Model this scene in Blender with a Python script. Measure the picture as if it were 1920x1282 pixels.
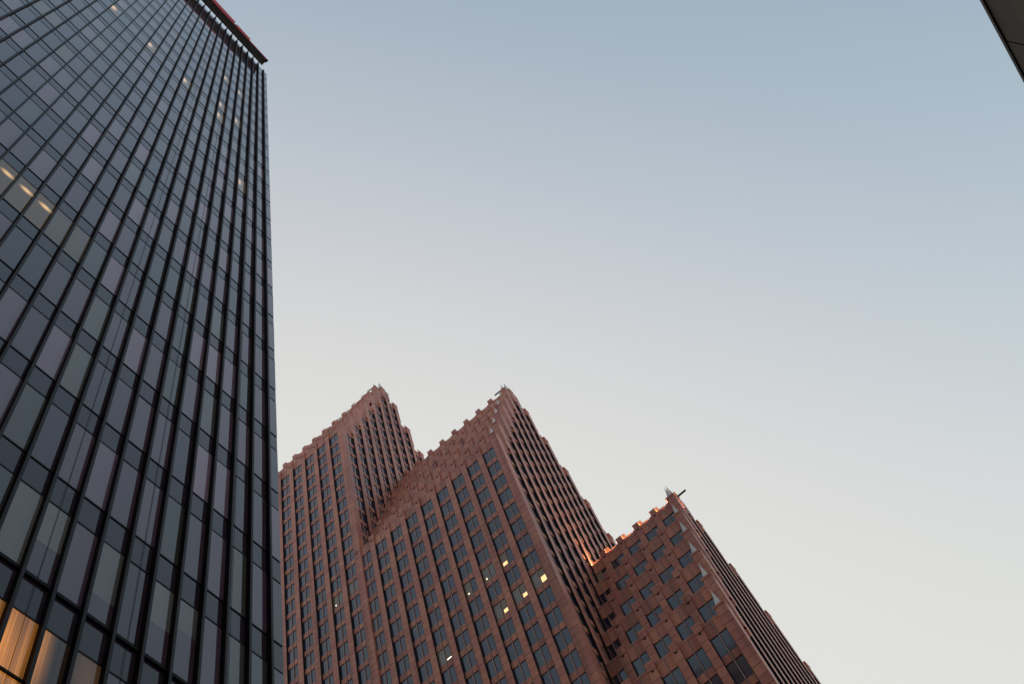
import bpy, math, random
from mathutils import Matrix, Vector

random.seed(7)
for o in list(bpy.data.objects):
    bpy.data.objects.remove(o)
scene = bpy.context.scene
col = scene.collection
EYE = 1.6                                   # camera height above the ground

# ------------------------------------------------------------------ camera
# x runs along the glass tower's facade, y along the granite tower's front, z up
RIGHT = Vector((0.6167, -0.7579, -0.2127))
DOWN = Vector((0.6601, 0.6452, -0.3848))
FWD = Vector((0.4289, 0.0969, 0.8982))
FPX = 1985.3                                # focal length in photo pixels (1920 wide)
cam_data = bpy.data.cameras.new("camera")
cam = bpy.data.objects.new("camera", cam_data)
col.objects.link(cam)
m = Matrix((RIGHT, -DOWN, -FWD)).transposed().to_4x4()
m = m.to_quaternion().normalized().to_matrix().to_4x4()
m.translation = Vector((0, 0, EYE))
cam.matrix_world = m
cam_data.sensor_width = 36
cam_data.lens = FPX / 1920 * 36
cam_data.clip_start = 0.1
cam_data.clip_end = 5000
scene.camera = cam


def to_px(p):
    """world point -> (x, y) in photo pixels, and depth"""
    v = Vector(p) - Vector((0, 0, EYE))
    d = v.dot(FWD)
    if d < 1:
        return -9999, -9999, 1
    return 960 + FPX * v.dot(RIGHT) / d, 641 + FPX * v.dot(DOWN) / d, d


# ------------------------------------------------------------------ sky, sun, exposure
SUN_AZ = math.radians(50)                  # measured from +x towards +y
SUN_EL = math.radians(22)
world = bpy.data.worlds.new("World")
scene.world = world
world.use_nodes = True
wn, wl = world.node_tree.nodes, world.node_tree.links
wn.clear()
sky = wn.new("ShaderNodeTexSky")
sky.sky_type = 'NISHITA'
sky.sun_disc = False
sky.sun_elevation = SUN_EL
sky.sun_rotation = math.pi / 2 - SUN_AZ
sky.air_density = 1.0
sky.dust_density = 3.0
sky.ozone_density = 1.0
sep = wn.new("ShaderNodeSeparateColor")
com = wn.new("ShaderNodeCombineColor")
bg = wn.new("ShaderNodeBackground")
bg.inputs["Strength"].default_value = 0.15
wo = wn.new("ShaderNodeOutputWorld")
wl.new(sky.outputs[0], sep.inputs[0])
# hazy early light: the sky pales quickly towards the bright side and then levels off
for ch, (top, slope, power) in enumerate(((0.757, 40.0, 1.922), (0.766, 23.4, 1.841), (0.726, 17.6, 1.971))):
    pw = wn.new("ShaderNodeMath"); pw.operation = 'POWER'
    pw.inputs[1].default_value = power
    ml = wn.new("ShaderNodeMath"); ml.operation = 'MULTIPLY'
    ml.inputs[1].default_value = -slope * 0.15 ** power
    ex = wn.new("ShaderNodeMath"); ex.operation = 'EXPONENT'
    sb = wn.new("ShaderNodeMath"); sb.operation = 'SUBTRACT'
    sb.inputs[0].default_value = 1.0
    tp = wn.new("ShaderNodeMath"); tp.operation = 'MULTIPLY'
    tp.inputs[1].default_value = top / 0.15
    wl.new(sep.outputs[ch], pw.inputs[0])
    wl.new(pw.outputs[0], ml.inputs[0])
    wl.new(ml.outputs[0], ex.inputs[0])
    wl.new(ex.outputs[0], sb.inputs[1])
    wl.new(sb.outputs[0], tp.inputs[0])
    wl.new(tp.outputs[0], com.inputs[ch])
wl.new(com.outputs[0], bg.inputs[0])
wl.new(bg.outputs[0], wo.inputs[0])

sun_d = bpy.data.lights.new("sun", 'SUN')
sun_d.energy = 0.6
sun_d.angle = math.radians(14)
sun_d.color = (1.0, 0.80, 0.70)
sun = bpy.data.objects.new("sun", sun_d)
col.objects.link(sun)
sdir = Vector((math.cos(SUN_EL) * math.cos(SUN_AZ), math.cos(SUN_EL) * math.sin(SUN_AZ), math.sin(SUN_EL)))
sun.rotation_euler = sdir.to_track_quat('Z', 'Y').to_euler()
sun.location = sdir * 400

scene.view_settings.view_transform = 'Standard'
scene.view_settings.look = 'None'
scene.view_settings.exposure = 0.0
scene.view_settings.gamma = 1.0
scene.view_settings.use_curve_mapping = False
scene.render.engine = 'CYCLES'
scene.cycles.sample_clamp_indirect = 1.5


# ------------------------------------------------------------------ materials
def mat(name):
    mt = bpy.data.materials.new(name)
    mt.use_nodes = True
    n = mt.node_tree.nodes
    return mt, n, mt.node_tree.links, n["Principled BSDF"]


def simple(name, rgb, rough=0.6, metal=0.0, emit=None, es=0.0, noise=0.0, scale=3.0):
    mt, n, l, b = mat(name)
    b.inputs["Base Color"].default_value = (*rgb, 1)
    b.inputs["Roughness"].default_value = rough
    b.inputs["Metallic"].default_value = metal
    if emit:
        b.inputs["Emission Color"].default_value = (*emit, 1)
        b.inputs["Emission Strength"].default_value = es
    if noise:
        tc = n.new("ShaderNodeNewGeometry")
        nz = n.new("ShaderNodeTexNoise")
        nz.inputs["Scale"].default_value = scale
        nz.inputs["Detail"].default_value = 4
        mr = n.new("ShaderNodeMapRange")
        mr.inputs[1].default_value = 0.3
        mr.inputs[2].default_value = 0.7
        mr.inputs[3].default_value = 1 - noise
        mr.inputs[4].default_value = 1 + noise
        mx = n.new("ShaderNodeVectorMath")
        mx.operation = 'SCALE'
        mx.inputs[0].default_value = rgb
        l.new(tc.outputs["Position"], nz.inputs["Vector"])
        l.new(nz.outputs[0], mr.inputs[0])
        l.new(mr.outputs[0], mx.inputs["Scale"])
        l.new(mx.outputs[0], b.inputs["Base Color"])
    return mt


def granite(name, rgb, spread=0.10):
    """polished-dull red granite: tone per slab, fine speckle, streaks washed down from the drains"""
    mt, n, l, b = mat(name)
    geo = n.new("ShaderNodeNewGeometry")
    oi = n.new("ShaderNodeObjectInfo")
    add = n.new("ShaderNodeMath"); add.operation = 'ADD'
    l.new(geo.outputs["Random Per Island"], add.inputs[0])
    l.new(oi.outputs["Random"], add.inputs[1])
    fr = n.new("ShaderNodeMath"); fr.operation = 'FRACT'
    l.new(add.outputs[0], fr.inputs[0])
    tone = n.new("ShaderNodeMapRange")
    tone.inputs[3].default_value = 1 - spread
    tone.inputs[4].default_value = 1 + spread
    l.new(fr.outputs[0], tone.inputs[0])
    sp = n.new("ShaderNodeTexNoise")
    sp.inputs["Scale"].default_value = 3.2
    sp.inputs["Detail"].default_value = 5
    sp.inputs["Roughness"].default_value = 0.7
    l.new(geo.outputs["Position"], sp.inputs["Vector"])
    spr = n.new("ShaderNodeMapRange")
    spr.inputs[1].default_value = 0.3; spr.inputs[2].default_value = 0.7
    spr.inputs[3].default_value = 0.86; spr.inputs[4].default_value = 1.14
    l.new(sp.outputs[0], spr.inputs[0])
    mp = n.new("ShaderNodeMapping")
    mp.inputs["Scale"].default_value = (0.9, 0.9, 0.035)
    l.new(geo.outputs["Position"], mp.inputs[0])
    st = n.new("ShaderNodeTexNoise")
    st.inputs["Scale"].default_value = 1.0
    st.inputs["Detail"].default_value = 3
    l.new(mp.outputs[0], st.inputs["Vector"])
    sr = n.new("ShaderNodeMapRange")
    sr.inputs[1].default_value = 0.50; sr.inputs[2].default_value = 0.68
    sr.inputs[3].default_value = 1.0; sr.inputs[4].default_value = 0.66
    l.new(st.outputs[0], sr.inputs[0])
    m1 = n.new("ShaderNodeMath"); m1.operation = 'MULTIPLY'
    l.new(tone.outputs[0], m1.inputs[0]); l.new(spr.outputs[0], m1.inputs[1])
    m2 = n.new("ShaderNodeMath"); m2.operation = 'MULTIPLY'
    l.new(m1.outputs[0], m2.inputs[0]); l.new(sr.outputs[0], m2.inputs[1])
    hs = n.new("ShaderNodeHueSaturation")
    hs.inputs["Color"].default_value = (*rgb, 1)
    hmr = n.new("ShaderNodeMapRange")
    hmr.inputs[3].default_value = 0.493; hmr.inputs[4].default_value = 0.507
    l.new(fr.outputs[0], hmr.inputs[0])
    l.new(hmr.outputs[0], hs.inputs["Hue"])
    l.new(m2.outputs[0], hs.inputs["Value"])
    l.new(hs.outputs[0], b.inputs["Base Color"])
    b.inputs["Roughness"].default_value = 0.45
    b.inputs["Specular IOR Level"].default_value = 0.45
    b.inputs["Specular Tint"].default_value = (1.0, 0.70, 0.60, 1)
    bp = n.new("ShaderNodeBump")
    bp.inputs["Strength"].default_value = 0.15
    bp.inputs["Distance"].default_value = 0.03
    l.new(sp.outputs[0], bp.inputs["Height"])
    l.new(bp.outputs[0], b.inputs["Normal"])
    return mt


def glass(name, dark, blind=None, ior=1.6, rough=0.03, wav=0.02):
    """dark window glass; what hangs behind it (blind colour, how far it is drawn) comes from the object's colour"""
    mt, n, l, b = mat(name)
    b.inputs["IOR"].default_value = ior
    b.inputs["Roughness"].default_value = rough
    geo = n.new("ShaderNodeNewGeometry")
    nz = n.new("ShaderNodeTexNoise")
    nz.inputs["Scale"].default_value = 0.9
    nz.inputs["Detail"].default_value = 1
    l.new(geo.outputs["Position"], nz.inputs["Vector"])
    bp = n.new("ShaderNodeBump")
    bp.inputs["Strength"].default_value = wav
    bp.inputs["Distance"].default_value = 0.2
    l.new(nz.outputs[0], bp.inputs["Height"])
    l.new(bp.outputs[0], b.inputs["Normal"])
    if blind == 'object':
        oi = n.new("ShaderNodeObjectInfo")
        tc = n.new("ShaderNodeTexCoord")
        sep = n.new("ShaderNodeSeparateXYZ")
        l.new(tc.outputs["Generated"], sep.inputs[0])
        gt = n.new("ShaderNodeMath"); gt.operation = 'GREATER_THAN'
        l.new(sep.outputs[2], gt.inputs[0])
        l.new(oi.outputs["Alpha"], gt.inputs[1])
        mx = n.new("ShaderNodeMix"); mx.data_type = 'RGBA'
        mx.inputs[6].default_value = (*dark, 1)
        l.new(gt.outputs[0], mx.inputs[0])
        l.new(oi.outputs["Color"], mx.inputs[7])
        l.new(mx.outputs[2], b.inputs["Base Color"])
    elif blind:
        rp = n.new("ShaderNodeValToRGB")
        rp.color_ramp.interpolation = 'CONSTANT'
        e = rp.color_ramp.elements
        e[0].color = (*dark, 1)
        e[1].position = 0.62; e[1].color = (*blind, 1)
        k = e.new(0.8); k.color = (dark[0] * 1.6, dark[1] * 1.6, dark[2] * 1.7, 1)
        l.new(geo.outputs["Random Per Island"], rp.inputs[0])
        l.new(rp.outputs[0], b.inputs["Base Color"])
    else:
        b.inputs["Base Color"].default_value = (*dark, 1)
    return mt


def lit(name, rgb, strength, spot, size, base=(0.03, 0.03, 0.035), ambient=0.1, hard=False, folds=False):
    """a window with a lamp burning somewhere behind it (spot and size in the pane's own 0..1 space)"""
    mt, n, l, b = mat(name)
    b.inputs["Base Color"].default_value = (*base, 1)
    b.inputs["IOR"].default_value = 1.6
    b.inputs["Roughness"].default_value = 0.03
    tc = n.new("ShaderNodeTexCoord")
    mp = n.new("ShaderNodeMapping")
    mp.vector_type = 'TEXTURE'
    mp.inputs["Location"].default_value = spot
    mp.inputs["Scale"].default_value = size
    l.new(tc.outputs["Generated"], mp.inputs[0])
    mr = n.new("ShaderNodeMapRange")
    if hard:
        ab = n.new("ShaderNodeVectorMath"); ab.operation = 'ABSOLUTE'
        l.new(mp.outputs[0], ab.inputs[0])
        sx = n.new("ShaderNodeSeparateXYZ")
        l.new(ab.outputs[0], sx.inputs[0])
        m1 = n.new("ShaderNodeMath"); m1.operation = 'MAXIMUM'
        l.new(sx.outputs[0], m1.inputs[0]); l.new(sx.outputs[1], m1.inputs[1])
        ln = n.new("ShaderNodeMath"); ln.operation = 'MAXIMUM'
        l.new(m1.outputs[0], ln.inputs[0]); l.new(sx.outputs[2], ln.inputs[1])
        mr.inputs[1].default_value = 0.85; mr.inputs[2].default_value = 1.0
    else:
        ln = n.new("ShaderNodeVectorMath"); ln.operation = 'LENGTH'
        l.new(mp.outputs[0], ln.inputs[0])
        mr.interpolation_type = 'SMOOTHSTEP'
        mr.inputs[1].default_value = 0.0; mr.inputs[2].default_value = 1.0
    mr.inputs[3].default_value = strength; mr.inputs[4].default_value = strength * ambient
    l.new(ln.outputs["Value"], mr.inputs[0])
    b.inputs["Emission Color"].default_value = (*rgb, 1)
    if folds:                               # curtain folds in front of the lamp
        fm = n.new("ShaderNodeMapping")
        fm.inputs["Scale"].default_value = (7.0, 0.0, 0.35)
        l.new(tc.outputs["Generated"], fm.inputs[0])
        fn = n.new("ShaderNodeTexNoise")
        fn.inputs["Scale"].default_value = 1.6
        fn.inputs["Detail"].default_value = 3
        l.new(fm.outputs[0], fn.inputs["Vector"])
        fr = n.new("ShaderNodeMapRange")
        fr.inputs[1].default_value = 0.3; fr.inputs[2].default_value = 0.7
        fr.inputs[3].default_value = 0.45; fr.inputs[4].default_value = 1.35
        l.new(fn.outputs[0], fr.inputs[0])
        fx = n.new("ShaderNodeMath"); fx.operation = 'MULTIPLY'
        l.new(mr.outputs[0], fx.inputs[0]); l.new(fr.outputs[0], fx.inputs[1])
        l.new(fx.outputs[0], b.inputs["Emission Strength"])
    else:
        l.new(mr.outputs[0], b.inputs["Emission Strength"])
    return mt


M = {}
M['granite'] = granite("red_granite", (0.60, 0.226, 0.162))
M['granite_sp'] = granite("red_granite_spandrel", (0.61, 0.220, 0.148), 0.16)
M['joint'] = simple("mortar_joint", (0.045, 0.025, 0.022), 0.9, noise=0.2)
M['jamb'] = simple("dark_anodised_frame", (0.012, 0.012, 0.015), 0.45, noise=0.2)
M['bar'] = simple("bronze_mullion", (0.48, 0.28, 0.24), 0.5, noise=0.15)
M['pane_g'] = glass("office_glass", (0.052, 0.036, 0.064), 'object', 1.75, 0.06)
M['pane_gs'] = glass("office_glass_far", (0.052, 0.036, 0.064), (0.07, 0.058, 0.08), 1.75, 0.06)
M['roof'] = simple("roof_gravel", (0.16, 0.13, 0.12), 0.9, noise=0.2)
M['obelisk'] = simple("pale_lead_spike", (0.74, 0.71, 0.67), 0.45, noise=0.12, scale=1.5)
M['black'] = simple("black_steel", (0.01, 0.01, 0.012), 0.5, noise=0.2)
M['fin'] = simple("dark_bronze_fin", (0.012, 0.0105, 0.0135), 0.6, 0.0, noise=0.3, scale=0.8)
M['fintip'] = simple("bronze_edge_highlight", (0.030, 0.026, 0.030), 0.45, 0.0, noise=0.25, scale=0.8)  # paler bronze: the highlight along the fin tips is put into the colour
for k in ('fin', 'fintip', 'jamb'):
    M[k].node_tree.nodes["Principled BSDF"].inputs["Specular IOR Level"].default_value = 0.12
M['vis'] = glass("tinted_glass", (0.122, 0.068, 0.094), 'object', 1.7, 0.03)
M['vis_s'] = glass("tinted_glass_far", (0.122, 0.068, 0.094), (0.13, 0.095, 0.125), 1.7, 0.03)
M['spn'] = glass("spandrel_glass", (0.056, 0.035, 0.050), None, 1.5, 0.08)
M['grille'] = simple("galvanised_grille", (0.45, 0.42, 0.39), 0.5, noise=0.2)
M['soffit'] = simple("grey_soffit", (0.10, 0.095, 0.09), 0.6, noise=0.2)
M['slab'] = simple("dark_backing", (0.012, 0.012, 0.014), 0.7, noise=0.2)
M['red'] = simple("red_painted_steel", (0.75, 0.012, 0.020), 0.5, noise=0.15)
M['conc'] = simple("weathered_brown_stone", (0.105, 0.088, 0.072), 0.75, noise=0.22, scale=0.9)
M['block'] = simple("grey_precast", (0.30, 0.285, 0.27), 0.8, noise=0.15, scale=0.3)
M['coping'] = simple("dark_metal_coping", (0.02, 0.017, 0.018), 0.5, noise=0.2)
M['asphalt'] = simple("street_paving", (0.28, 0.27, 0.255), 0.9, noise=0.2, scale=0.6)
M['lampglow'] = simple("floodlight_lens", (0.9, 0.6, 0.3), 0.3, emit=(1.0, 0.55, 0.2), es=12.0)


# ------------------------------------------------------------------ mesh helpers
BOXF = [(0, 3, 2, 1), (4, 5, 6, 7), (0, 1, 5, 4), (1, 2, 6, 5), (2, 3, 7, 6), (3, 0, 4, 7)]


class MB:
    """collects solids, then links them as one mesh object"""
    def __init__(self):
        self.v, self.f, self.mi, self.mats = [], [], [], []

    def _m(self, material):
        if material not in self.mats:
            self.mats.append(material)
        return self.mats.index(material)

    def box(self, a, b, material):
        i = len(self.v)
        k = self._m(material)
        (x0, y0, z0), (x1, y1, z1) = a, b
        x0, x1 = min(x0, x1), max(x0, x1)
        y0, y1 = min(y0, y1), max(y0, y1)
        z0, z1 = min(z0, z1), max(z0, z1)
        self.v += [(x0, y0, z0), (x1, y0, z0), (x1, y1, z0), (x0, y1, z0),
                   (x0, y0, z1), (x1, y0, z1), (x1, y1, z1), (x0, y1, z1)]
        self.f += [tuple(i + q for q in f) for f in BOXF]
        self.mi += [k] * 6
        return self

    def prism(self, outline, to3, d0, d1, material):
        """extrude a 2D outline (counter-clockwise) between depths d0 and d1; to3(u, d, z) -> xyz"""
        i = len(self.v)
        k = self._m(material)
        n = len(outline)
        self.v += [to3(u, d0, z) for u, z in outline] + [to3(u, d1, z) for u, z in outline]
        self.f += [tuple(range(i, i + n)), tuple(range(i + 2 * n - 1, i + n - 1, -1))]
        for q in range(n):
            r = (q + 1) % n
            self.f.append((i + q, i + n + q, i + n + r, i + r))
        self.mi += [k] * (n + 2)
        return self

    def pyramid(self, cx, cy, z0, h, half, material):
        i = len(self.v)
        k = self._m(material)
        self.v += [(cx - half, cy - half, z0), (cx + half, cy - half, z0), (cx + half, cy + half, z0),
                   (cx - half, cy + half, z0), (cx, cy, z0 + h)]
        self.f += [(i, i + 3, i + 2, i + 1), (i, i + 1, i + 4), (i + 1, i + 2, i + 4), (i + 2, i + 3, i + 4), (i + 3, i, i + 4)]
        self.mi += [k] * 5
        return self

    def mesh(self, name):
        me = bpy.data.meshes.new(name)
        me.from_pydata(self.v, [], self.f)
        for q in self.mats:
            me.materials.append(q)
        me.polygons.foreach_set("material_index", self.mi)
        me.update()
        return me

    def build(self, name, parent=None, loc=(0, 0, 0)):
        return link(name, self.mesh(name), parent, loc)


def link(name, me, parent=None, loc=(0, 0, 0)):
    o = bpy.data.objects.new(name, me)
    col.objects.link(o)
    o.location = loc
    if parent is not None:
        o.parent = parent
    return o


def thing(name, label, cat, loc=(0, 0, 0), group=None):
    o = bpy.data.objects.new(name, None)
    col.objects.link(o)
    o.location = loc
    o["label"] = label
    o["category"] = cat
    if group:
        o["group"] = group
    return o


_shared = {}


def shared_box(key, dx, dy, dz, material):
    """one mesh for all alike pieces, origin at the piece's centre"""
    k = (key, round(dx, 3), round(dy, 3), round(dz, 3), material.name)
    if k not in _shared:
        _shared[k] = MB().box((-dx / 2, -dy / 2, -dz / 2), (dx / 2, dy / 2, dz / 2), material).mesh(key)
    return _shared[k]


def piece(name, a, b, material, parent, tilt=0.0):
    c = [(p + q) / 2 for p, q in zip(a, b)]
    d = [abs(q - p) for p, q in zip(a, b)]
    o = link(name, shared_box(name, *d, material), parent, c)
    if tilt:
        o.rotation_euler = (random.gauss(0, tilt), random.gauss(0, tilt), random.gauss(0, tilt))
    return o


def px_area(a, b, normal):
    """approximate photo area of a flat piece, 0 when out of the frame"""
    c = Vector([(p + q) / 2 for p, q in zip(a, b)])
    x, y, d = to_px(c)
    if x < -25 or x > 1945 or y < -25 or y > 1305:
        return 0.0
    s = [abs(q - p) for p, q in zip(a, b)]
    s.sort()
    v = c - Vector((0, 0, EYE))
    cosv = abs(v.normalized().dot(normal))
    return FPX * FPX * s[1] * s[2] * cosv / v.length_squared


# ------------------------------------------------------------------ ground
g = MB().box((-400, -400, -0.5), (900, 900, 0.0), M['asphalt']).build("ground")
g["kind"] = "structure"

# ------------------------------------------------------------------ the granite tower with stepped gables
FL = 4.15            # storey
BAY = 3.27
XF = 81.4            # front plane of the piers
WID = 12 * BAY + 1.6
XB = XF + WID
RISE = 2 * FL
PH = 0.50           # half width of a pier
WIN = 2.96
TOPWIN = 3.21        # merlon top to the first window head
DG = 0.40            # depth of the glass behind the piers' face

gran = thing("gabled_tower", "red granite office tower of three stepped gabled blocks with pale spikes", "building",
             (XF + WID / 2, 45, 0))
GOFF = Vector(gran.location)

cand = []            # window panes and spandrels that may become objects of their own: (area, kind, a, b, section)


def front(u, d, z, P):
    return (P + d, u, z)


def gable(u, d, z, P):
    return (u, P + d, z)


NF = Vector((-1, 0, 0))
NG = Vector((0, -1, 0))


class Section:
    def __init__(self, y0, nb, z0, y_end=None, lit_roof=False, zmin_front=0.0, zmin_gable=0.0):
        self.y0, self.nb, self.z0 = y0, nb, z0
        self.y1 = y0 + 0.8 + BAY * nb + 0.8 if y_end is None else y_end
        self.zmf, self.zmg = zmin_front, zmin_gable
        body = MB()
        for k in range(6):
            zt = z0 + RISE * k
            zb = -0.0 if k == 0 else zt - RISE - 2.4
            xa, xb = XF + BAY * k + 0.54, XB - BAY * k - 0.62
            ya = y0 + 0.54 + 0.004 * k
            body.box((xa, ya, zb), (xb, self.y1 - 0.004 * k, zt - 1.75), M['joint'])
            # gravel on the terraces
            body.box((xa + 0.01, ya + 0.01, zt - 1.745), (xb - 0.01, self.y1 - 0.01 - 0.004 * k, zt - 1.70), M['roof'])
            # solid back added to the front parapet, stops floodlight leaking through joints
            body.box((XF + BAY * k + 0.53, ya + 0.7, zt - 1.9), (XF + BAY * k + 0.63, self.y1 - 0.02, zt - 1.04), M['granite'])
            # plain rear parapet of each step
            body.box((xb, ya, zb), (xb + 0.6, self.y1 - 0.03, zt - 0.8), M['granite'])
        # crest wall along the ridge
        z5 = z0 + RISE * 5
        xc = XF + WID / 2
        self.z6 = z5 + 3.5
        self.xc = xc
        body.box((xc - 0.75, y0 + 0.62, z5 - 2.0), (xc + 0.75, self.y1 - 0.05, self.z6 - 1.75), M['granite'])
        self.core = body.build("gabled_section", gran, -GOFF)
        self.core.location = -GOFF
        self.shared = {}

    # ---- reusable part meshes -------------------------------------------------
    def scallop(self, name, to3, P, c, zt, depth=(0.30, 0.52), flat=0, sag=0.62):
        key = (name,)
        zw = -TOPWIN + 0.03
        mb = MB()
        h = BAY / 2 - PH - 0.012
        zm = -1.20 if flat == -0.80 else -1.75

        def f(u):
            if flat:
                return flat
            return -0.36 - sag * math.sqrt(max(0.0, 1 - (u / (h * 1.10)) ** 2))

        pt = (lambda u, d, z: to3(u, d, z, 0))
        for s in (-1, 1):
            us = [0.085 * s + (h - 0.105) * s * q / 7 for q in range(8)]
            top = [(u, f(u)) for u in us]
            low = [(us[-1], zm + 0.03), (us[0], zm + 0.03)]
            out = top + low
            if s > 0:
                out = out[::-1]
            mb.prism(out, pt, depth[0], depth[1], M['granite'])
            a, b_ = sorted((us[0], us[-1]))
            mb.prism([(a, zw), (b_, zw), (b_, zm - 0.03), (a, zm - 0.03)], pt, depth[0] - 0.004, depth[1] - 0.03, M['granite_sp'])
        return mb

    def put(self, name, key, builder, parent, loc):
        if key not in _shared:
            _shared[key] = builder().mesh(name)
        return link(name, _shared[key], parent, loc)


def scallop_mesh(face, flat=0, sag=0.62):
    return Section.scallop(None, "parapet_panel", front if face == 'f' else gable, 0, 0, 0, flat=flat, sag=sag)


def merlon_mesh(face):
    to3 = front if face == 'f' else gable
    mb = MB()

    def bx(u0, u1, d0, d1, z0, z1, mt):
        mb.box(to3(u0, d0, z0, 0), to3(u1, d1, z1, 0), mt)
    bx(-PH - 0.04, PH + 0.04, -0.04, 0.62, -0.34, 0.0, M['granite'])
    for q in (-0.33, 0.0, 0.33):
        bx(q - 0.13, q + 0.13, -0.045, 0.0, -1.30, -0.36, M['granite'])
    bx(-0.16, 0.16, -0.025, 0.01, -1.66, -1.40, M['jamb'])
    return mb


def stone_stack(mb, to3, P, u0, u1, z0, z1, d1=0.66, h=None):
    """a pier of granite slabs with open joints over a recessed core"""
    h = h or FL / 3
    mb.box(to3(u0 + 0.03, 0.035, z0, P), to3(u1 - 0.03, d1 - 0.02, z1 - 0.02, P), M['joint'])
    z = z1
    while z > z0 + 0.05:
        zb = max(z0, z - h)
        mb.box(to3(u0, random.uniform(-0.006, 0.006), zb + 0.028, P), to3(u1, d1, z - 0.028, P), M['granite'])
        z = zb


def add_obj(mb, name, sec):
    return mb.build(name, sec.core)


obelisk_mesh = None


def obelisk(sec, x, y, z, s=1.0):
    global obelisk_mesh
    if obelisk_mesh is None:
        mb = MB()
        mb.box((-0.55, -0.55, 0), (0.55, 0.55, 0.22), M['obelisk'])
        mb.pyramid(0, 0, 0.22, 3.3, 0.45, M['obelisk'])
        mb.box((-0.03, -0.03, 2.2), (0.03, 0.03, 3.7), M['obelisk'])
        obelisk_mesh = mb.mesh("obelisk")
    o = link("obelisk", obelisk_mesh, sec.core, (x, y, z))
    o.scale = (s, s, s)
    return o


def window_bay(sec, to3, P, c, z_lo, z_head, normal, big=True, zvis=-1e9, bar_up=2.2):
    """glass, spandrels, jambs and mullion bar of one bay between two piers, from z_lo up to the top window head"""
    h = BAY / 2 - PH
    fr = MB()
    for s in (-1, 1):
        fr.box(to3(c + s * (h - 0.004), 0.015, z_lo, P), to3(c + s * (h - 0.05), DG + 0.06, z_head, P), M['jamb'])
    fr.box(to3(c - 0.15, DG + 0.03, z_lo, P), to3(c + 0.15, DG + 0.10, z_head, P), M['jamb'])
    fr.box(to3(c - 0.05, DG - 0.15, z_lo, P), to3(c + 0.05, DG + 0.03, z_head + bar_up, P), M['bar'])
    fr.build("window_frame", sec.core)
    z = z_head
    while z > z_lo + 0.5:
        for s in (-1, 1):
            a, b_ = sorted((c + s * 0.11, c + s * (h - 0.055)))
            p0, p1 = to3(a, DG, z - WIN + 0.03, P), to3(b_, DG + 0.05, z - 0.04, P)
            ar = px_area(p0, p1, normal) if (big and z > zvis) else 0
            cand.append((ar, 'window_pane', p0, p1, sec, normal))
            zb = z - FL
            if zb > z_lo - 0.2:
                p0, p1 = to3(a, DG - 0.10, zb + 0.03, P), to3(b_, DG + 0.06, z - WIN - 0.03, P)
                ar = px_area(p0, p1, normal) if (big and z > zvis) else 0
                cand.append((ar, 'spandrel_panel', p0, p1, sec, normal))
        z -= FL


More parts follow.
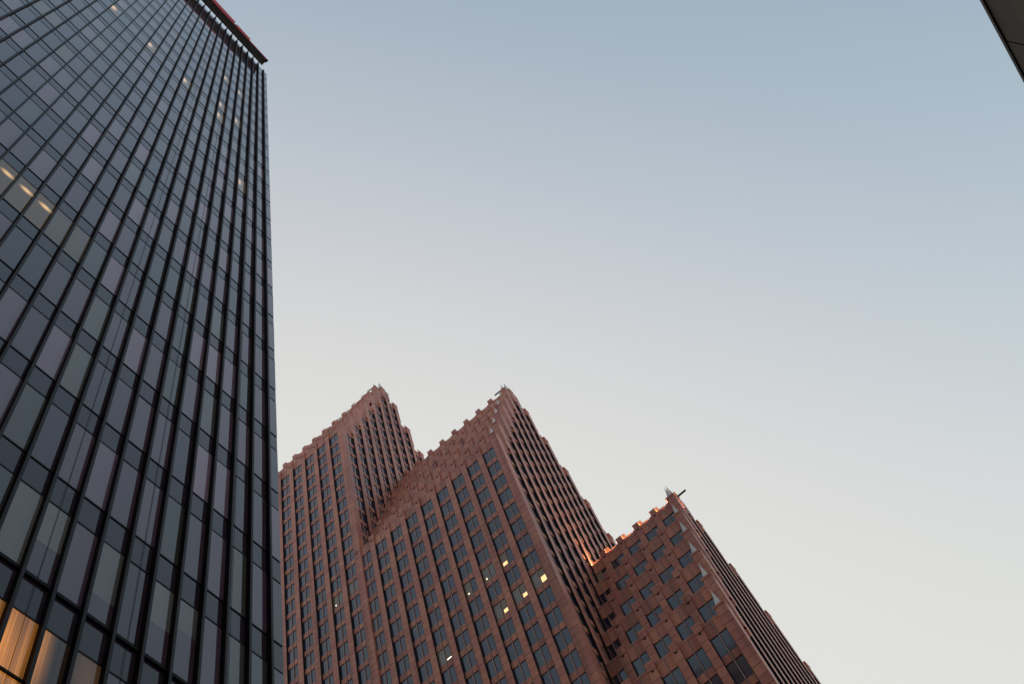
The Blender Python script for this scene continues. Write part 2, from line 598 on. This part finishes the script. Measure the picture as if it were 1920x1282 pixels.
def build_section(sec, stones_front=False, stones_corner=False, y_hidden=1e9, gable_zmin=0.0, front_zvis=-1e9):
    y0, nb, z0 = sec.y0, sec.nb, sec.z0
    for k in range(7):
        crest = (k == 6)
        P = XF + BAY * k if not crest else sec.xc - 1.32
        zt = z0 + RISE * k if not crest else sec.z6
        zbot = 0.0 if k == 0 else (zt - RISE - 1.7 if not crest else zt - FL - 1.7)
        # piers, merlons
        for i in range(nb + 1):
            pc = y0 + 0.8 + BAY * i
            if pc - 1.7 > sec.y1:
                break
            u0, u1 = (y0, pc + PH) if i == 0 else (pc - PH, pc + PH)
            if stones_front and pc < y_hidden and not crest:
                core = MB()
                core.box(front(u0 + 0.03, 0.035, zbot, P), front(u1 - 0.03, 0.64, zt - 0.36, P), M['joint'])
                core.build("pier", sec.core)
                z = zt - 0.36
                n = 0
                low = MB()
                while z > zbot + 0.1:
                    zb = max(zbot, z - FL / 3)
                    d1 = 0.66 if i else 1.35
                    a = front(u0, random.uniform(-0.008, 0.008), zb + 0.028, P)
                    b_ = front(u1, d1, z - 0.028, P)
                    if n < (5 if k else 14):
                        piece("stone", a, b_, M['granite'], sec.core)
                    else:
                        low.box(a, b_, M['granite'])
                    z = zb
                    n += 1
                if low.v:
                    low.build("pier", sec.core)
            else:
                mb = MB()
                zc = zbot
                if k == 0 and zt > 80:
                    mb.box(front(u0, 0.0, 0, P), front(u1, 0.66, 70, P), M['granite'])
                    zc = 70
                if i == 0 and stones_corner and k == 0:
                    mb.box(front(u0 + 0.03, 0.035, zc, P), front(u1 - 0.03, 1.3, zt - 0.36, P), M['joint'])
                    z = zt - 0.36
                    while z > zc + 0.1:
                        zb = max(zc, z - FL / 3)
                        piece("stone", front(u0, random.uniform(-0.008, 0.008), zb + 0.028, P),
                              front(u1, 1.345, z - 0.028, P), M['granite'], sec.core)
                        z = zb
                else:
                    stone_stack(mb, front, P, u0, u1, zc, zt - 0.36, d1=0.66 if i else 1.345)
                mb.build("pier", sec.core)
            if ("mer", 'f') not in _shared:
                _shared[("mer", 'f')] = merlon_mesh('f').mesh("merlon")
            if i == 0:
                if ("cm",) not in _shared:
                    cm = MB()
                    cm.box((-0.06, -0.06, -0.34), (1.40, 1.40, 0.0), M['granite'])
                    _shared[("cm",)] = cm.mesh("merlon")
                link("merlon", _shared[("cm",)], sec.core, (P, y0, zt))
                obelisk(sec, P + 0.67, y0 + 0.67, zt, 0.85 if not crest else (0.95 if sec is secC else 1.25))
            else:
                if crest and ("mer", 'c') not in _shared:
                    _shared[("mer", 'c')] = MB().box((0.0, -PH - 0.02, -0.36), (0.6, PH + 0.02, 0.0), M['granite']).mesh("merlon")
                link("merlon", _shared[("mer", 'c' if crest else 'f')], sec.core, (P, pc, zt - (0.3 if k < 5 else 0.0)))
        # parapet panels and window bays
        for i in range(nb):
            c = y0 + 0.8 + BAY * (i + 0.5)
            if c + BAY / 2 > sec.y1 + 0.9:
                break
            if ("sc", 'f') not in _shared:
                _shared[("sc", 'f')] = scallop_mesh('f').mesh("parapet_panel")
            if ("sc", 'ff') not in _shared:
                _shared[("sc", 'ff')] = scallop_mesh('f', -0.80).mesh("parapet_panel")
                _shared[("sc", 'fc')] = scallop_mesh('f', 0, 0.22).mesh("parapet_panel")
            link("parapet_panel", _shared[("sc", 'fc' if crest else ('f' if k > 4 else 'ff'))], sec.core, (P, c, zt))
            if not crest:
                big = c < y_hidden
                window_bay(sec, front, P, c, 0.0 if k == 0 else zt - RISE - 1.7, zt - TOPWIN, NF, big,
                           zvis=(front_zvis if k == 0 else zt - TOPWIN - 0.5), bar_up=2.2 if k > 4 else 2.40)
    # crest end facing the side street, and the plain ends of the crest
    mb = MB()
    mb.box((sec.xc - 1.3, y0 + 0.02, z0 + RISE * 5 - 1.0), (sec.xc + 1.3, y0 + 0.62, sec.z6 - 0.36), M['granite'])
    mb.build("crest_end", sec.core)
    # gable end: twelve bays of x, each as tall as its step
    zg = gable_zmin
    for j in range(13):
        lv = min(max(min(j, 12 - j), 0), 5)
        pc = XF + 0.8 + BAY * j
        zt = z0 + RISE * lv
        if j <= 5 and j > 0:
            u0, u1 = pc - 0.8, pc + PH
        elif j >= 7 and j < 12:
            u0, u1 = pc - PH, pc + 0.8
        elif j == 12:
            u0, u1 = pc - PH, pc + 0.8
        elif j == 6:
            u0, u1 = pc - PH, pc + PH
        if j == 0:
            # the corner pier already wraps round
            pass
        else:
            mb = MB()
            zstep = zt - RISE - 0.36 if j != 6 else zg
            if j == 12:
                zstep = zg
            if zstep > zg:
                stone_stack(mb, gable, y0, pc - PH, pc + PH, zg, zstep)
            stone_stack(mb, gable, y0, u0, u1, max(zg, zstep), zt - 0.36)
            mb.build("pier", sec.core)
            if j > 5:
                if ("gm",) not in _shared:
                    cm = MB()
                    cm.box((-0.75, -0.06, -0.34), (0.75, 1.3, 0.0), M['granite'])
                    _shared[("gm",)] = cm.mesh("merlon")
                link("merlon", _shared[("gm",)], sec.core, ((u0 + u1) / 2, y0, zt))
                if j > 6:
                    obelisk(sec, (u0 + u1) / 2, y0 + 0.67, zt, 0.85)
    for j in range(12):
        lv = min(j, 11 - j)
        zt = z0 + RISE * lv
        c = XF + 0.8 + BAY * (j + 0.5)
        if ("sc", 'g') not in _shared:
            _shared[("sc", 'g')] = scallop_mesh('g').mesh("parapet_panel")
        link("parapet_panel", _shared[("sc", 'g')], sec.core, (c, y0, zt))
        window_bay(sec, gable, y0, c, zg, zt - TOPWIN, NG, True)
    # black davit arm at the top corner
    return sec


ZB0 = 149.4 + EYE
secC = Section(11.75, 5, ZB0 - 15 * FL, y_end=11.75 + 0.8 + 5 * BAY + 0.3)
secB = Section(28.1, 9, ZB0, y_end=28.1 + 0.8 + 9 * BAY + 0.3)
secA = Section(57.55, 9, ZB0 + 11 * FL)
build_section(secC, stones_front=True, gable_zmin=0.0, front_zvis=60)
build_section(secB, stones_corner=True, gable_zmin=70.0, front_zvis=86)
build_section(secA, gable_zmin=138.0, y_hidden=78, front_zvis=120)

# black davit arms at the three crests
for sec, ya, yb, dz, x in ((secC, -1.55, 0.6, -0.30, secC.xc - 0.5), (secB, 1.3, 2.5, -0.45, XF + 5 * BAY - 0.15),
                           (secA, 1.3, 2.5, -0.45, XF + 5 * BAY - 0.15)):
    zt = (sec.z6 if sec is secC else sec.z0 + 5 * RISE) + dz
    mb = MB().box((x - 0.11, sec.y0 + ya, zt - 0.11), (x + 0.11, sec.y0 + yb, zt + 0.11), M['black'])
    mb.build("davit_arm", sec.core)

# lit windows: (photo x, y) -> the pane nearest to it glows
M['lit_w'] = lit("lit_office_ceiling", (1.0, 0.60, 0.25), 1.5, (0.5, 0.45, 0.24), (2.0, 0.40, 0.13), ambient=0.03, hard=True)
M['lit_l'] = lit("lit_office_full", (1.0, 0.62, 0.27), 1.4, (0.5, 0.5, 0.30), (2.0, 0.46, 0.21), ambient=0.03, hard=True)
M['lit_s'] = lit("lit_office_spot", (1.0, 0.80, 0.5), 3.2, (0.5, 0.55, 0.22), (2.0, 0.22, 0.09), ambient=0.012)
M['lit_t'] = lit("lit_office_tube", (1.0, 0.84, 0.6), 2.6, (0.5, 0.5, 0.16), (2.0, 0.5, 0.035), ambient=0.012, hard=True)
M['lit_d'] = lit("lit_office_dim", (1.0, 0.84, 0.62), 0.05, (0.5, 0.4, 0.5), (2.0, 1.6, 1.2), ambient=0.35)
gran_lit = {(1022, 1086): 'lit_l', (1007, 1099): 'lit_d', (955, 1051): 'lit_w', (944, 1060): 'lit_d', (988, 1113): 'lit_w', (976, 1122): 'lit_d',
            (950, 1142): 'lit_w', (935, 1156): 'lit_d', (882, 1114): 'lit_s', (910, 1080): 'lit_s', (846, 1231): 'lit_t',
            (832, 1243): 'lit_d', (640, 1133): 'lit_s', (634, 1130): 'lit_d', (664, 1112): 'lit_d', (671, 1104): 'lit_d', (1130, 1087): 'lit_s'}
panes = [c for c in cand if c[1] == 'window_pane' and c[0] > 0]
lit_of = {}
for (px, py), kind in gran_lit.items():
    best, bd = None, 1e9
    for c in panes:
        ctr = [(p + q) / 2 for p, q in zip(c[2], c[3])]
        if c[5] != NF:
            continue
        x, y, d = to_px(ctr)
        e = (x - px) ** 2 + (y - py) ** 2
        if e < bd and id(c) not in lit_of:
            best, bd = c, e
    if best is not None:
        lit_of[id(best)] = kind

for kind, material, smat in (('window_pane', M['pane_g'], M['pane_gs']), ('spandrel_panel', M['granite_sp'], M['granite_sp'])):
    cs = [c for c in cand if c[1] == kind]
    cs.sort(key=lambda c: -c[0] - (1e6 if id(c) in lit_of else 0))
    for c in cs[:300]:
        if id(c) in lit_of:
            o = piece(kind, c[2], c[3], M[lit_of[id(c)]], c[4].core)
            o["label"] = "window pane with a lamp burning behind it"
        else:
            o = piece(kind, c[2], c[3], material, c[4].core, tilt=0.0022 if kind == 'window_pane' else 0.0)
            if kind == 'window_pane':
                r = random.random()
                v = random.uniform(0.8, 1.3)
                if r < 0.14:
                    o.color = (0.07 * v, 0.066 * v, 0.075 * v, random.choice([0.0, 0.0, 0.4]))
                else:
                    o.color = (0.052 * v, 0.036 * v, 0.064 * v, 0.0)
    rest = {}
    for c in cs[300:]:
        rest.setdefault(id(c[4]), (c[4], MB()))[1].box(c[2], c[3], smat)
    for s, mb in rest.values():
        o = mb.build(kind + "s", s.core)
        o["kind"] = "stuff"

# floodlights standing on the ridge terrace of the lowest block, washing its crest
fl_mesh = MB()
fl_mesh.box((-0.16, -0.22, 0.0), (0.16, 0.22, 0.12), M['black'])
fl_mesh.box((-0.10, -0.18, 0.12), (0.10, 0.18, 0.34), M['black'])
fl_mesh.box((0.10, -0.15, 0.15), (0.115, 0.15, 0.31), M['lampglow'])
fl_me = fl_mesh.mesh("floodlight")
zt5 = secC.z0 + 5 * RISE - 1.70
for i in range(5):
    y = secC.y0 + 0.8 + BAY * (i + 0.5)
    o = link("floodlight", fl_me, None, (XF + 5 * BAY + 0.95, y, zt5))
    o["label"] = ("small floodlight on the ridge terrace of the lowest granite block, " +
                  ["nearest its outer corner", "second from the outer corner", "midway along the ridge",
                   "second from the taller block", "close against the taller block"][i])
    o["category"] = "floodlight"
    o["group"] = "floodlights washing the crest of the lowest block"
    ld = bpy.data.lights.new("floodlight_beam", 'POINT')
    ld.energy = 900
    ld.color = (1.0, 0.78, 0.36)
    ld.shadow_soft_size = 0.25
    lo = bpy.data.objects.new("floodlight_beam", ld)
    col.objects.link(lo)
    lo.parent = o
    lo.location = (0.22, 0, 0.5)

# ------------------------------------------------------------------ the dark glass tower
S = 12.3                                   # distance of its facade from the camera line
YL = S
FB = 0.0622 * S                            # fin spacing
FH = 0.320 * S                             # storey
SPH = 0.0875 * S                           # spandrel height
XG = 1.0405 * S + FB                       # fin grid
XC = 1.0885 * S                            # the far corner
ZS = 2.497 * S + EYE                       # top of a spandrel
ZTOP = 9.525 * S + EYE
NB = 44
FD = 0.0132 * S                             # fin depth
FW = 0.055
gt = thing("glass_tower", "dark glass office tower with close vertical bronze fins and red-edged roof platform", "building",
           (XG - NB * FB / 2, YL + 12, 0))
GO = -Vector(gt.location)


def spandrel_top(r):
    return ZS + r * FH if r >= 0 else ZS - 0.318 * S + (r + 1) * 0.312 * S


def gpart(mb, name):
    o = mb.build(name, gt)
    o.location = GO
    return o


core = MB()
core.box((XG - NB * FB, YL + 0.10, 0), (XC - 0.02, YL + 26, ZTOP - 0.15), M['slab'])
gpart(core, "backing_wall")

fin_me = MB()
fin_me.box((-FW / 2, -FD + 0.02, -ZTOP / 2), (FW / 2, 0.05, ZTOP / 2), M['fin'])
fin_me.box((-FW / 2 - 0.012, -FD, -ZTOP / 2 + 0.01), (FW / 2 + 0.012, -FD + 0.02, ZTOP / 2 - 0.01), M['fintip'])
fin_me = fin_me.mesh("fin")
for n in range(NB + 1):
    x = XG - n * FB if n else XC
    o = link("fin", fin_me, gt, Vector((x + FW / 2 if n else x - FW / 2, YL + (0.0 if n else 0.20), ZTOP / 2)) + GO)

# horizontal ledges on the lower floors
for z, hgt, pr in ((spandrel_top(-3) + 0.05, 0.10, 0.06), (1.335 * S + EYE, 0.06, 0.04)):
    mb = MB()
    mb.box((XG - NB * FB, YL - pr, z - hgt), (XC - 0.06, YL + 0.05, z), M['fin'])
    gpart(mb, "ledge")

# transom bars above and below every spandrel
for r in range(-6, 23):
    for z in (spandrel_top(r), spandrel_top(r) - SPH):
        if z < ZTOP - 0.05:
            mb = MB().box((XG - NB * FB + 0.05, YL - 0.012, z - 0.022), (XC - 0.06, YL + 0.09, z + 0.022), M['jamb'])
            gpart(mb, "transom")

# panes
M['t_lamp'] = lit("lit_tower_lamp", (1.0, 0.62, 0.34), 0.85, (0.16, 0.5, 0.62), (0.55, 1.5, 0.38), ambient=0.06)
M['t_strip'] = lit("lit_tower_strip", (1.0, 0.60, 0.25), 0.95, (0.62, 0.5, 0.72), (0.55, 2.0, 0.10), ambient=0.045)
M['t_dim'] = lit("lit_tower_dim", (1.0, 0.80, 0.55), 0.035, (0.5, 0.5, 0.5), (2.0, 2.0, 1.0), ambient=0.5)
M['t_big'] = lit("lit_tower_room", (1.0, 0.36, 0.06), 0.60, (0.25, 0.5, 0.50), (1.1, 2.0, 0.8), ambient=0.30, folds=True)
M['t_half'] = lit("lit_tower_room_edge", (1.0, 0.40, 0.10), 0.36, (0.1, 0.5, 0.75), (0.6, 2.0, 0.9), ambient=0.03, folds=True)
M['t_dimo'] = lit("lit_tower_far_room", (1.0, 0.48, 0.18), 0.07, (0.6, 0.5, 0.8), (0.9, 2.0, 0.6), ambient=0.05)
tower_lit = {(212, 20): 't_lamp', (111, 96): 't_dim', (280, 90): 't_lamp', (345, 157): 't_lamp', (423, 152): 't_lamp', (450, 179): 't_lamp',
             (414, 201): 't_lamp', (410, 221): 't_lamp', (444, 232): 't_lamp', (8, 312): 't_strip', (45, 350): 't_strip', (76, 372): 't_strip',
             (110, 430): 't_dim', (143, 450): 't_dim', (75, 20): 't_dim', (95, 42): 't_dim', (185, 83): 't_dim', (34, 1211): 't_big', (1, 1136): 't_big', (84, 1220): 't_half',
             (163, 1262): 't_dimo', (443, 345): 't_lamp'}
tc = []
nlow = int((ZS - 0.3) / FH)
for r in range(-nlow, 23):
    zt = spandrel_top(r)
    for n in range(NB):
        x0, x1 = XG - (n + 1) * FB + FW + 0.014, (XG - n * FB if n else XC) - 0.012
        a, b_ = (x0, YL + 0.01, zt - SPH + 0.028), (x1, YL + 0.035, zt - 0.028)
        if b_[2] < ZTOP + 0.3:
            tc.append((px_area(a, b_, NG), 'spandrel_pane', a, b_, r, n))
        a, b_ = (x0, YL, zt + 0.028), (x1, YL + 0.03, spandrel_top(r + 1) - SPH - 0.028)
        if b_[2] < ZTOP:
            tc.append((px_area(a, b_, NG), 'window_pane', a, b_, r, n))
lit_of = {}
for (px, py), kind in tower_lit.items():
    d = RIGHT * ((px - 960) / FPX) + DOWN * ((py - 641) / FPX) + FWD
    hx, hz = d.x / d.y * YL, d.z / d.y * YL + EYE
    best, bd = None, 1e9
    for c in tc:
        if c[1] != 'window_pane' or id(c) in lit_of:
            continue
        e = (max(0, c[2][0] - hx, hx - c[3][0]) * 6) ** 2 + max(0, c[2][2] - hz, hz - c[3][2]) ** 2
        if e < bd:
            best, bd = c, e
    lit_of[id(best)] = kind
for kind in ('window_pane', 'spandrel_pane'):
    cs = [c for c in tc if c[1] == kind]
    cs.sort(key=lambda c: -c[0] - (1e6 if id(c) in lit_of else 0))
    for c in cs[:300]:
        if id(c) in lit_of:
            o = piece(kind, c[2], c[3], M[lit_of[id(c)]], gt)
            o["label"] = "window pane glowing orange from a lamp inside"
        else:
            o = piece(kind, c[2], c[3], M['vis'] if kind == 'window_pane' else M['spn'], gt, tilt=0.0016)
            r = random.random()
            v = random.uniform(0.5, 1.6)
            low = c[4] in (-3, -4)
            if low and r < 0.7:
                o.color = (0.17 * v, 0.15 * v, 0.135 * v, random.choice([0.0, 0.0, 0.3, 0.45, 0.6]))
            elif r < 0.30:
                o.color = (0.235 * v, 0.145 * v, 0.195 * v, 0.0)
            elif r < 0.40:
                o.color = (0.12 * v, 0.105 * v, 0.09 * v, 0.0)
            else:
                o.color = (0.122 * v, 0.068 * v, 0.094 * v, 0.0)
        o.location = Vector(o.location) + GO
    mb = MB()
    for c in cs[300:]:
        mb.box(c[2], c[3], M['vis_s'] if kind == 'window_pane' else M['spn'])
    o = gpart(mb, kind + "s")
    o["kind"] = "stuff"

# roof platform standing off the facade, with ribs underneath and a red edge
ZP = 9.575 * S + EYE
XE = 1.012 * S
XS = XG - NB * FB
yo, yi = YL - 0.98, YL - 0.22
mb = MB()
mb.box((XS, yo, ZP + 0.03), (XE, yi, ZP + 0.22), M['soffit'])
mb.box((XS, yo - 0.03, ZP - 0.10), (XE, yo, ZP + 0.30), M['jamb'])
mb.box((XS, yi - 0.06, ZP - 0.08), (XE, yi, ZP + 0.03), M['jamb'])
plat = gpart(mb, "roof_platform")
mb = MB()
x = XE - 0.05
while x > XS:
    mb.box((x - 0.05, yo, ZP - 0.035), (x, yi - 0.06, ZP + 0.03), M['grille'])
    x -= 0.14
o = mb.build("grille", plat)
for n in range(1, NB):
    x = XG - n * FB
    if x > XE - 0.1:
        continue
    mb = MB()
    mb.box((x - 0.05, yi, ZP - 0.04), (x + 0.05, YL + 0.35, ZP + 0.14), M['fin'])
    mb.box((x - 0.05, YL + 0.12, ZTOP - 0.4), (x + 0.05, YL + 0.35, ZP - 0.04), M['fin'])
    mb.build("bracket", plat)
for xa, xb, h0, h1, pr in ((XS, 0.62 * S, -0.05, 0.6, 0.22), (0.635 * S, 0.80 * S, -0.05, 0.5, 0.17), (0.80 * S, XE, 0.05, 0.30, 0.045)):
    mb = MB().prism([(yo - 0.032, ZP + h0), (yo - 0.032 - pr, ZP + h1), (yo - 0.032, ZP + h1)],
                    (lambda u, d, z: (d, u, z)), xa, xb - 0.03, M['red'])
    mb.build("red_rail", plat)
mb = MB()
mb.box((0.62 * S, yo - 0.06, ZP + 0.1), (0.62 * S + 0.18, yo + 0.2, ZP + 0.70), M['jamb'])
mb.box((XE - 0.1, yo - 0.1, ZP - 0.2), (XE + 0.08, yo + 0.25, ZP + 0.05), M['jamb'])
mb.build("motor_box", plat)

# cables of the cleaning cradle hanging down the glass
for px, py in ((447.9, 840), (100, 1000), (330, 700)):
    # where the photo pixel meets the facade
    d = RIGHT * ((px - 960) / FPX) + DOWN * ((py - 641) / FPX) + FWD
    x = d.x / d.y * (YL - 0.06)
    mb = MB().box((x - 0.004, YL - 0.024, 2.0), (x + 0.004, YL - 0.016, ZP), M['fin'])
    gpart(mb, "cable")

# ------------------------------------------------------------------ building on the right-hand side of the street
YR = -15.0
HR = 2.074 * 15 + EYE
rb = thing("stone_building", "low brown stone building with dark metal roof edge at the upper right", "building", (20, YR - 10, 0))
RO = -Vector(rb.location)
JX = 1.204 * 15
mb = MB().box((JX - 12.2, YR - 20, 0), (JX + 36.4, YR - 0.12, HR - 0.3), M['joint'])
o = mb.build("backing_wall", rb); o.location = RO
for i in range(-2, 6):
    for k in range(8):
        z1 = HR - 0.16 - 4.0 * k
        z0 = max(0.0, z1 - 4.0)
        a = (JX + i * 6.0 + 0.02, YR - 0.13, z0 + 0.02)
        b_ = (JX + i * 6.0 + 5.98, YR - random.uniform(0, 0.01), z1 - 0.02)
        o = piece("stone_panel", a, b_, M['conc'], rb)
        o.location = Vector(o.location) + RO
mb = MB().box((JX - 12.3, YR - 20.1, HR - 0.15), (JX + 36.5, YR + 0.06, HR), M['coping'])
o = mb.build("coping", rb); o.location = RO

# ------------------------------------------------------------------ unseen block added behind the viewpoint to shade the granite fronts
ob = thing("shading_block", "plain grey block added unseen behind the viewpoint to shade the granite fronts", "building", (-71, 45, 0))
OO = -Vector(ob.location)
mb = MB().box((-95, -190, 0), (-48, 170, 212), M['block'])
o = mb.build("wall", ob); o.location = OO
win_me = MB().box((-0.05, -5.6, -1.0), (0.05, 5.6, 1.0), M['spn']).mesh("window")
for k in range(49):
    for i in range(6):
        link("window", win_me, ob, Vector((-47.98, 0 + i * 14.0 - 15, 6 + k * 4.1)) + OO)
